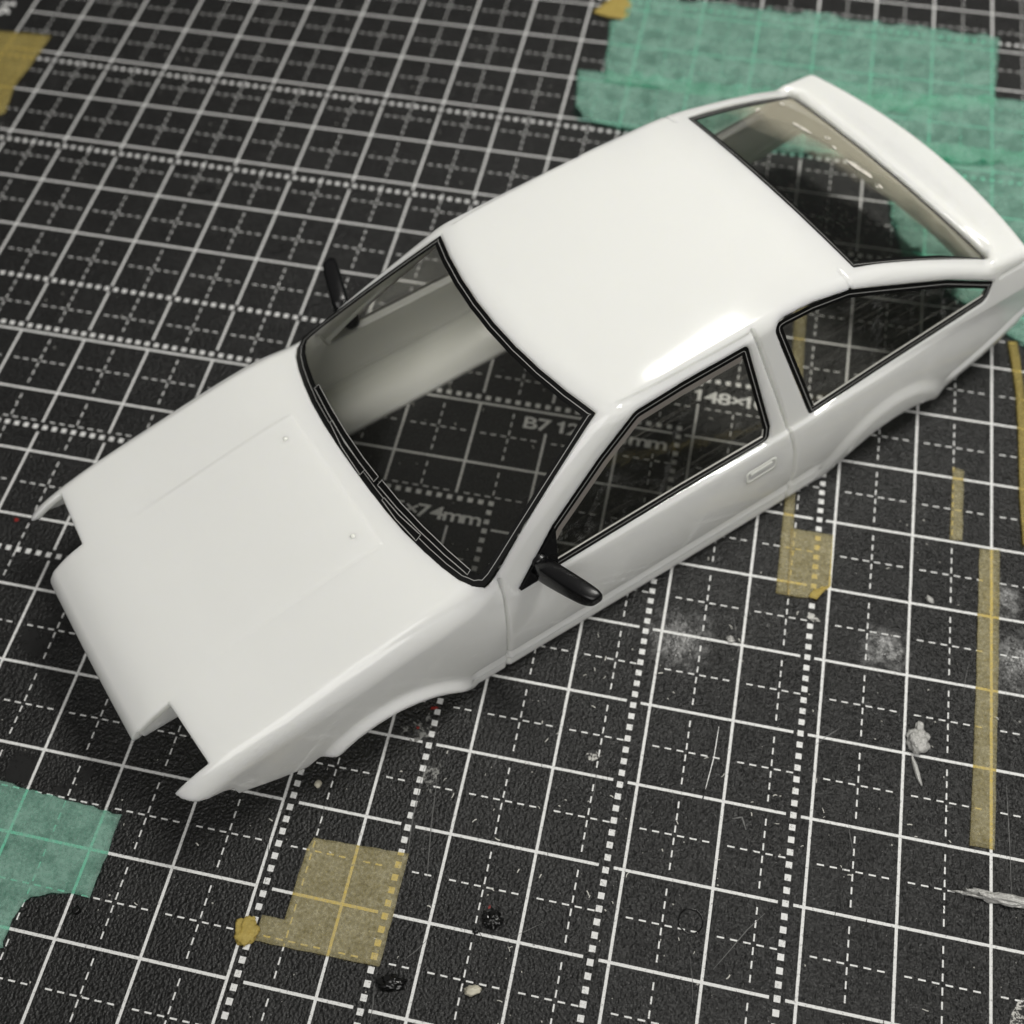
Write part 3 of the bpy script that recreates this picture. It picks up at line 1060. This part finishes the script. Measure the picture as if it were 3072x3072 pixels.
tape('masking_tape', [(164.94, 91.68), (166.34, 91.38), (166.3, 80.38), (164.69, 80.2)], 0.03, Y,
     'short narrow strip of yellow masking tape right of the car', 'tape', 0.05, 0.4, 0.8, 0.04, GY_, 5)
tape('masking_tape', [(168.47, 79.6), (171.02, 79.86), (170.79, 61.19), (170.36, 40.61), (167.66, 40.55), (168.2, 60.67)], 0.03, Y,
     'long straight strip of yellow masking tape near the right edge of the photo', 'tape', 0.05, 0.4, 1.0, 0.04, GY_, 6)
tape('masking_tape', [(172.08, 114.84), (172.7, 110.65), (173.12, 105.95), (173.42, 99.07), (173.49, 88.16), (173.79, 81.01), (175.25, 81.31), (174.73, 88.41), (174.62, 99.31), (174.06, 109.11), (173.39, 115.1)],
     0.30, M['yellow_mid'], 'thin curved yellow tape sliver behind the rear of the car', 'tape', 0.15, 0.4, 0.8, 0.03, GY_, 7)
tape('masking_tape', [(-8.37, 154.05), (-2.96, 153.61), (6.76, 154.07), (6.61, 146.62), (6.0, 140.3), (7.32, 133.51), (6.59, 132.95), (2.55, 131.11), (-8, 131)],
     0.03, M['yellow_mid'], 'yellow masking tape piece at the top left edge of the mat print', 'tape', 0.15, 0.2, 1.5, 0.08, GY_, 8)
tape('masking_tape', [(103.33, 187.77), (106.9, 188.3), (107.2, 176.24), (103.63, 176.43), (100.64, 177.4), (103.38, 181.91)],
     0.32, M['yellow_fold'], 'brownish yellow tape scrap next to the top corner of the green tape', 'tape', 0.2, 0.4, 1.0, 0.06, GY_, 9)

G = M['green']
g1 = tape('masking_tape', [(106.2, 188.5), (116.02, 183.42), (129.59, 183.58), (171.14, 183.25), (170.25, 166.0), (149.75, 159.2), (105.86, 159.0), (104.15, 175.49), (106.42, 176.19)],
          0.05, G, 'upper sheet of crumpled green masking tape behind the car', 'tape', 0.25, 0.09, 1.4, 0.08, GG_, 11, 1.0)
tape('masking_tape', [(100.92, 161.51), (127.52, 161.83), (150, 163.6), (170.25, 166.93), (186, 167.36), (186, 152.2), (139.85, 147.8), (111.64, 148.26), (104.01, 149.45), (102.31, 151.36)],
     0.45, G, 'lower strip of green masking tape reaching left behind the car roof', 'tape', 0.2, 0.09, 1.4, 0.08, GG_, 12, 1.2)
tape('masking_tape', [(153.31, 154.26), (186, 155), (186, 113.5), (176, 113.2), (173.02, 115.65), (157.0, 127.63), (154.6, 137.04)],
     0.25, G, 'wide green masking tape sheet under the tail of the car', 'tape', 0.2, 0.09, 1.4, 0.08, GG_, 13, 1.0)
tape('masking_tape', [(52.87, 25.5), (56.4, 25.27), (72.12, 24.42), (72.2, 22.77), (72.12, 14.87), (69.71, 15.08), (65.63, 13.64), (64.69, 11.97), (64.5, 9.82), (64.79, 7.99), (60, 6.0), (50, 8)],
     0.04, G, 'torn piece of green masking tape in the lower left corner', 'tape', 0.12, 0.25, 0.9, 0.17, GG_, 14, 0.45)


def crumple(name, loc, rad, mat, seed, parent=None, sub=3, amp=0.35, freq=1.4, rot=0.0, flat=False):
    b = bmesh.new()
    bmesh.ops.create_icosphere(b, subdivisions=sub, radius=1.0)
    cs, sn = math.cos(rot), math.sin(rot)
    for v in b.verts:
        n = v.co.normalized()
        k = 1 + amp * mnoise.noise(Vector((n.x * freq + seed, n.y * freq, n.z * freq))) + 0.4 * amp * mnoise.noise(Vector((n.x * freq * 3, n.y * freq * 3 + seed, n.z * freq * 3)))
        x, y_, z_ = n.x * k * rad[0], n.y * k * rad[1], n.z * k * rad[2]
        if z_ < -0.45 * rad[2]: z_ = -0.45 * rad[2]
        v.co = Vector((x * cs - y_ * sn, x * sn + y_ * cs, z_ + 0.45 * rad[2]))
    o = bm_obj(name, b, mat, parent, True)
    o.location = loc
    return o


crumple('crumpled_end', (90.5, 15.1, 0.02), (1.2, 1.5, 0.38), M['yellow_fold'], 3.7, ltape, 4, 0.42, 1.9)

# raised creases of the upper green sheet


def crease(pts, w, h, mat, parent, seed):
    P_ = np.array(pts, float); n = len(P_)
    t = np.gradient(P_, axis=0); t /= np.linalg.norm(t, axis=1)[:, None]
    nn = np.stack([-t[:, 1], t[:, 0]], 1)
    vv = []; ff = []
    for i in range(n):
        k = math.sin(math.pi * min(1, (i + 0.3) / n)) ** 0.5
        for a, zz in ((-1, 0.4), (-0.5, 0.45 + h * 0.5 * k), (0.15, 0.45 + h * k), (0.6, 0.5 + h * 0.35 * k), (0.95, 0.42)):
            jj = mnoise.noise(Vector((i * 0.7, a * 2, seed))) * 0.35
            vv.append((P_[i, 0] + nn[i, 0] * w * (a + jj * 0.5), P_[i, 1] + nn[i, 1] * w * (a + jj * 0.5), zz + abs(jj) * h * 0.5))
    for i in range(n - 1):
        for j in range(4):
            q = i * 5 + j
            ff.append((q, q + 1, q + 6, q + 5))
    o = mesh_obj('raised_crease', vv, ff, mat, parent, True)
    return o


def ctrl(pts, k=6):
    out = []
    for (ax, ay), (bx, by) in zip(pts[:-1], pts[1:]):
        for i in range(k): out.append((ax + (bx - ax) * i / k, ay + (by - ay) * i / k))
    out.append(pts[-1])
    return out


crease(ctrl([(138, 165.8), (146, 164.6), (154, 164.2), (161, 163.6), (170.3, 166.2)]), 1.5, 1.6, G, g1, 2.0)
crease(ctrl([(153, 162.4), (157, 160.8), (161.5, 161.6)]), 1.0, 1.2, G, g1, 5.0)

# ------------------------------------------------------------------ paint, glue and crumbs on the mat


def blot(name, cx, cy, rx, ry, rot, mat, seed, z=None, amp=0.45, n=64, parent=cutting_mat):
    if z is None: z = 0.006 if name == 'black_paint_stain' else 0.03
    vv = [(cx, cy, z)]
    for i in range(n):
        a = 2 * math.pi * i / n
        k = 1 + amp * mnoise.noise(Vector((math.cos(a) * 1.6 + seed, math.sin(a) * 1.6, seed))) + 0.5 * amp * mnoise.noise(Vector((math.cos(a) * 5, math.sin(a) * 5 + seed, 1.0)))
        x, y_ = rx * k * math.cos(a), ry * k * math.sin(a)
        vv.append((cx + x * math.cos(rot) - y_ * math.sin(rot), cy + x * math.sin(rot) + y_ * math.cos(rot), z))
    ff = [(0, 1 + i, 1 + (i + 1) % n) for i in range(n)]
    return mesh_obj(name, vv, ff, mat, parent)


blot('paint_stain', 102.9, 41.0, 1.5, 1.1, 0.3, M['grey_stain'], 1)
blot('paint_stain', 104.3, 42.6, 0.45, 1.1, 0.2, M['grey_stain'], 2, 0.034)
blot('paint_stain', 106.1, 36.4, 1.0, 1.9, 0.1, M['grey_stain'], 3)
blot('paint_stain', 106.6, 31.5, 1.6, 4.2, 0.12, M['dust_stain'], 4)
blot('paint_stain', 124.3, 42.3, 0.9, 0.45, 0.2, M['white_stain'], 5)
blot('paint_stain', 126.8, 44.3, 1.3, 0.25, -0.1, M['dust_stain'], 6)
blot('red_paint_speck', 103.2, 41.6, 0.2, 0.17, 0, M['red'], 7, 0.04)
blot('red_paint_speck', 104.5, 44.4, 0.45, 0.2, 0.3, M['red'], 8, 0.038)
blot('red_paint_speck', 43.15, 59.15, 0.3, 0.25, 0, M['red'], 9)
blot('red_paint_speck', 116.1, 23.0, 0.14, 0.2, 0, M['red'], 10)
blot('black_paint_stain', 52.0, 66.8, 1.4, 0.9, 0.5, M['dark_stain'], 11)
blot('black_paint_stain', 55.2, 44.6, 5.5, 2.6, 0.5, M['dark_stain'], 12)
blot('black_paint_stain', 58.5, 27.3, 2.4, 1.9, 0.2, M['dark_stain'], 13)
blot('black_paint_stain', 65.0, 27.0, 2.6, 1.2, 0.9, M['dark_stain'], 14)
blot('black_paint_stain', 42.3, 127.2, 1.6, 1.3, 0.4, M['dark_stain'], 15)
blot('black_paint_stain', 46.9, 122.9, 1.8, 1.2, 0.4, M['dark_stain'], 16)
blot('black_paint_stain', 63.5, 113.0, 2.4, 1.0, 0.8, M['dark_stain'], 17)
blot('paint_stain', 35.0, 131.5, 2.2, 0.6, 0.95, M['dust_stain'], 18)
blot('paint_stain', 60.0, 124.6, 1.6, 0.5, 0.9, M['dust_stain'], 19)
blot('paint_stain', 12.5, 142.5, 4.5, 1.5, 0.3, M['dust_stain'], 20)
blot('paint_stain', 160.5, 85.0, 1.3, 2.2, 0.4, M['dust_stain'], 21)
blot('paint_stain', 148.2, 65.6, 0.8, 0.5, -0.6, M['white_stain'], 22, 0.04)
blot('paint_stain', 145.6, 33.9, 1.7, 0.5, 0.1, M['dust_stain'], 23)
blot('white_paint_patch', 175.0, 23.5, 2.4, 5.2, -0.35, M['white_stain'], 24, 0.04, 0.25)
blot('paint_stain', 141.3, 62.5, 6.0, 3.5, 0.2, M['dust_stain'], 25, 0.022)
blot('paint_stain', 125.0, 10.5, 3.2, 2.0, 0.2, M['dust_stain'], 26, 0.022)
blot('paint_stain', 171.0, 58.0, 3.0, 7.0, 0.1, M['dust_stain'], 27, 0.022)


def scratch(pts, w, mat, name='knife_scratch', z=0.028):
    P_ = np.array(ctrl(pts, 5), float); n = len(P_)
    t = np.gradient(P_, axis=0); t /= np.linalg.norm(t, axis=1)[:, None]
    nn = np.stack([-t[:, 1], t[:, 0]], 1)
    vv = []
    for i in range(n):
        ww = w * (0.35 + 0.65 * math.sin(math.pi * (i + 0.5) / n)) * (0.7 + 0.6 * abs(mnoise.noise(Vector((i * 0.9, w * 50, 2.0)))))
        for a in (-1, 1): vv.append((P_[i, 0] + nn[i, 0] * ww * a, P_[i, 1] + nn[i, 1] * ww * a, z))
    ff = [(2 * i, 2 * i + 1, 2 * i + 3, 2 * i + 2) for i in range(n - 1)]
    return mesh_obj(name, vv, ff, mat, cutting_mat)


scratch([(138.43, 48.9), (138.3, 45), (137.8, 41.0)], 0.07, M['ink'])
scratch([(137.8, 41.0), (137.4, 38), (137.15, 35.6)], 0.12, M['groove'])
scratch([(145.9, 28.5), (144.2, 26.4), (142.4, 23.6), (141.0, 21.5)], 0.06, M['scratch'])
scratch([(105.1, 36.0), (105.3, 31.0), (105.9, 25.5)], 0.08, M['scratch'])
scratch([(107.0, 35.5), (107.6, 30.5), (108.6, 24.5)], 0.07, M['scratch'])
scratch([(141.2, 38.2), (142.3, 38.6), (142.9, 37.2)], 0.09, M['scratch'])
scratch([(141.0, 37.4), (141.5, 36.9), (144.4, 34.6)], 0.10, M['groove'])
scratch([(171.7, 48.5), (172.0, 42.0), (172.2, 36.0)], 0.05, M['scratch'])
scratch([(115.0, 20.8), (116.8, 18.9), (119.4, 17.0)], 0.05, M['groove'])
scratch([(154.2, 36.5), (153.4, 30.0), (152.8, 24.0)], 0.05, M['groove'])
rr = random.Random(5)
for k in range(80):
    x, y_ = rr.uniform(85, 172), rr.uniform(4, 80)
    a = rr.choice((rr.uniform(1.3, 1.9), rr.uniform(0.0, 3.1)))
    L = rr.uniform(1.0, 5.0)
    scratch([(x, y_), (x + L * math.cos(a) * 0.5 + rr.uniform(-.15, .15), y_ + L * math.sin(a) * 0.5), (x + L * math.cos(a), y_ + L * math.sin(a))],
            rr.uniform(0.025, 0.06), rr.choice((M['scratch'], M['groove'], M['groove'])))


def crumb(name, x, y_, rad, mat, seed, label, cat, amp=0.35, freq=1.4, rot=0.0, sub=3, group=None):
    return tag(crumple(name, (x, y_, 0.0), rad, mat, seed, None, sub, amp, freq, rot), label, cat, group)


crumb('glue_blob', 116.73, 21.7, (0.95, 0.85, 0.55), M['glue'], 1.1, 'shiny black glue blob right of the L-shaped tape', 'glue blob', 0.7, 2.0, 0.3, 4)
crumb('glue_blob', 107.54, 13.18, (1.35, 0.75, 0.5), M['glue'], 4.1, 'shiny oval black glue blob just below the L-shaped tape', 'glue blob', 0.5, 2.2, 0.25, 4)
crumb('glue_blob', 115.2, 20.2, (0.35, 0.3, 0.25), M['glue'], 6.1, 'tiny black glue speck beside the larger black blob', 'glue blob', 0.6, 2.0, 0.3, 3)
crumb('glue_blob', 71.2, 13.3, (0.42, 0.4, 0.35), M['glue'], 7.1, 'tiny black glue speck below the lower left green tape', 'glue blob', 0.5, 2.0, 0.3, 3)
crumb('putty_crumb', 116.26, 14.19, (0.9, 0.5, 0.4), M['crumb'], 2.3, 'cream putty crumb at the bottom edge right of the L-shaped tape', 'crumb', 0.5, 2.5, 0.35, 3)
crumb('putty_crumb', 93.43, 32.56, (0.42, 0.5, 0.3), M['crumb'], 5.3, 'round cream putty crumb in the shadow below the front wheel arch', 'crumb', 0.2, 1.5)
crumb('metal_flake', 162.36, 70.86, (0.55, 0.35, 0.3), M['silver'], 3.3, 'small shiny silver flake left of the long yellow tape', 'flake', 0.6, 2.2, -0.6)
crumb('metal_flake', 138.49, 60.46, (0.5, 0.4, 0.3), M['silver'], 8.3, 'small dull silver flake on the mat below the square yellow tape', 'flake', 0.6, 2.2, -0.4)
sil = crumb('silver_paint_blob', 161.55, 51.7, (1.35, 1.45, 0.75), M['silver'], 9.3, 'lump of dried silver paint with a thin tail on the mat', 'paint blob', 0.45, 1.7, 0.4, 4)
crumple('blob_tip', (0.15, 1.75, 0.0), (0.5, 0.75, 0.35), M['silver'], 2.2, sil, 3, 0.4, 2.0)
crumple('tail', (-0.05, -3.6, 0.0), (0.28, 1.85, 0.26), M['silver'], 4.4, sil, 3, 0.3, 2.0, 0.33)
crumb('silver_paint_smear', 171.9, 35.3, (4.6, 0.6, 0.5), M['silver'], 6.6, 'long smear of dried silver paint at the right edge', 'paint smear', 0.6, 3.0, 0.02, 4)
# thin black rubber ring
b = bmesh.new()
NR, NS = 48, 8
vv = []; ff = []
for i in range(NR):
    a = 2 * math.pi * i / NR
    for j in range(NS):
        c_ = 2 * math.pi * j / NS
        r_ = 1.32 + 0.085 * math.cos(c_)
        vv.append((138.04 + r_ * math.cos(a), 26.02 + r_ * math.sin(a), 0.085 + 0.085 * math.sin(c_)))
for i in range(NR):
    for j in range(NS):
        ff.append((i * NS + j, ((i + 1) % NR) * NS + j, ((i + 1) % NR) * NS + (j + 1) % NS, i * NS + (j + 1) % NS))
b.free()
tag(mesh_obj('rubber_ring', vv, ff, M['glue'], None, True), 'thin black ring lying flat on the mat near the bottom', 'ring')


def fibre(pts, r, label, world=False):
    c = bpy.data.curves.new('lint', 'CURVE'); c.dimensions = '3D'; c.bevel_depth = r; c.bevel_resolution = 1
    sp = c.splines.new('NURBS'); sp.points.add(len(pts) - 1)
    for p, q in zip(sp.points, pts): p.co = (*q, 1)
    sp.use_endpoint_u = True; sp.order_u = 3
    c.materials.append(M['fibre'])
    tmp = bpy.data.objects.new('tmp', c); COL.objects.link(tmp)
    bpy.context.view_layer.update()
    me_ = bpy.data.meshes.new_from_object(tmp.evaluated_get(bpy.context.evaluated_depsgraph_get()))
    bpy.data.objects.remove(tmp)
    return tag(link(bpy.data.objects.new('lint_fibre', me_)), label, 'lint')


fibre([(94.0, 92.2, 0.05), (93.6, 93.6, 0.1), (94.3, 93.9, 0.15), (94.9, 92.0, 0.1), (95.6, 90.4, 0.05)], 0.035, 'curled pale fibre on the mat seen through the windshield')

# dust and lint too fine to count
rr = random.Random(11)
vv = []; ff = []
for k in range(1300):
    x, y_ = rr.uniform(0, 185), rr.uniform(0, 190)
    r_ = rr.choice((0.03, 0.03, 0.04, 0.05, 0.06, 0.08, 0.12))
    b0 = len(vv); n = 5
    a0 = rr.uniform(0, 6)
    for i in range(n):
        a = a0 + 2 * math.pi * i / n
        vv.append((x + r_ * rr.uniform(.6, 1.4) * math.cos(a), y_ + r_ * rr.uniform(.6, 1.4) * math.sin(a), 0.03))
    vv.append((x, y_, 0.03 + r_))
    for i in range(n): ff.append((b0 + i, b0 + (i + 1) % n, b0 + n))
for k in range(160):                      # curled plastic shavings
    x, y_ = rr.gauss(125, 28), rr.gauss(45, 28)
    a = rr.uniform(0, 6.3); L = rr.uniform(0.25, 0.9); w_ = rr.uniform(0.03, 0.07); bend = rr.uniform(-1.2, 1.2)
    b0 = len(vv)
    for i in range(4):
        aa = a + bend * i / 3
        x += math.cos(aa) * L / 4; y_ += math.sin(aa) * L / 4
        for q in (-1, 1): vv.append((x - math.sin(aa) * w_ * q, y_ + math.cos(aa) * w_ * q, 0.05 + 0.12 * math.sin(math.pi * i / 3)))
    for i in range(3): ff.append((b0 + 2 * i, b0 + 2 * i + 1, b0 + 2 * i + 3, b0 + 2 * i + 2))
tag(mesh_obj('dust_specks', vv, ff, M['fibre']), 'scattered pale dust specks all over the black mat', 'dust', None, 'stuff')
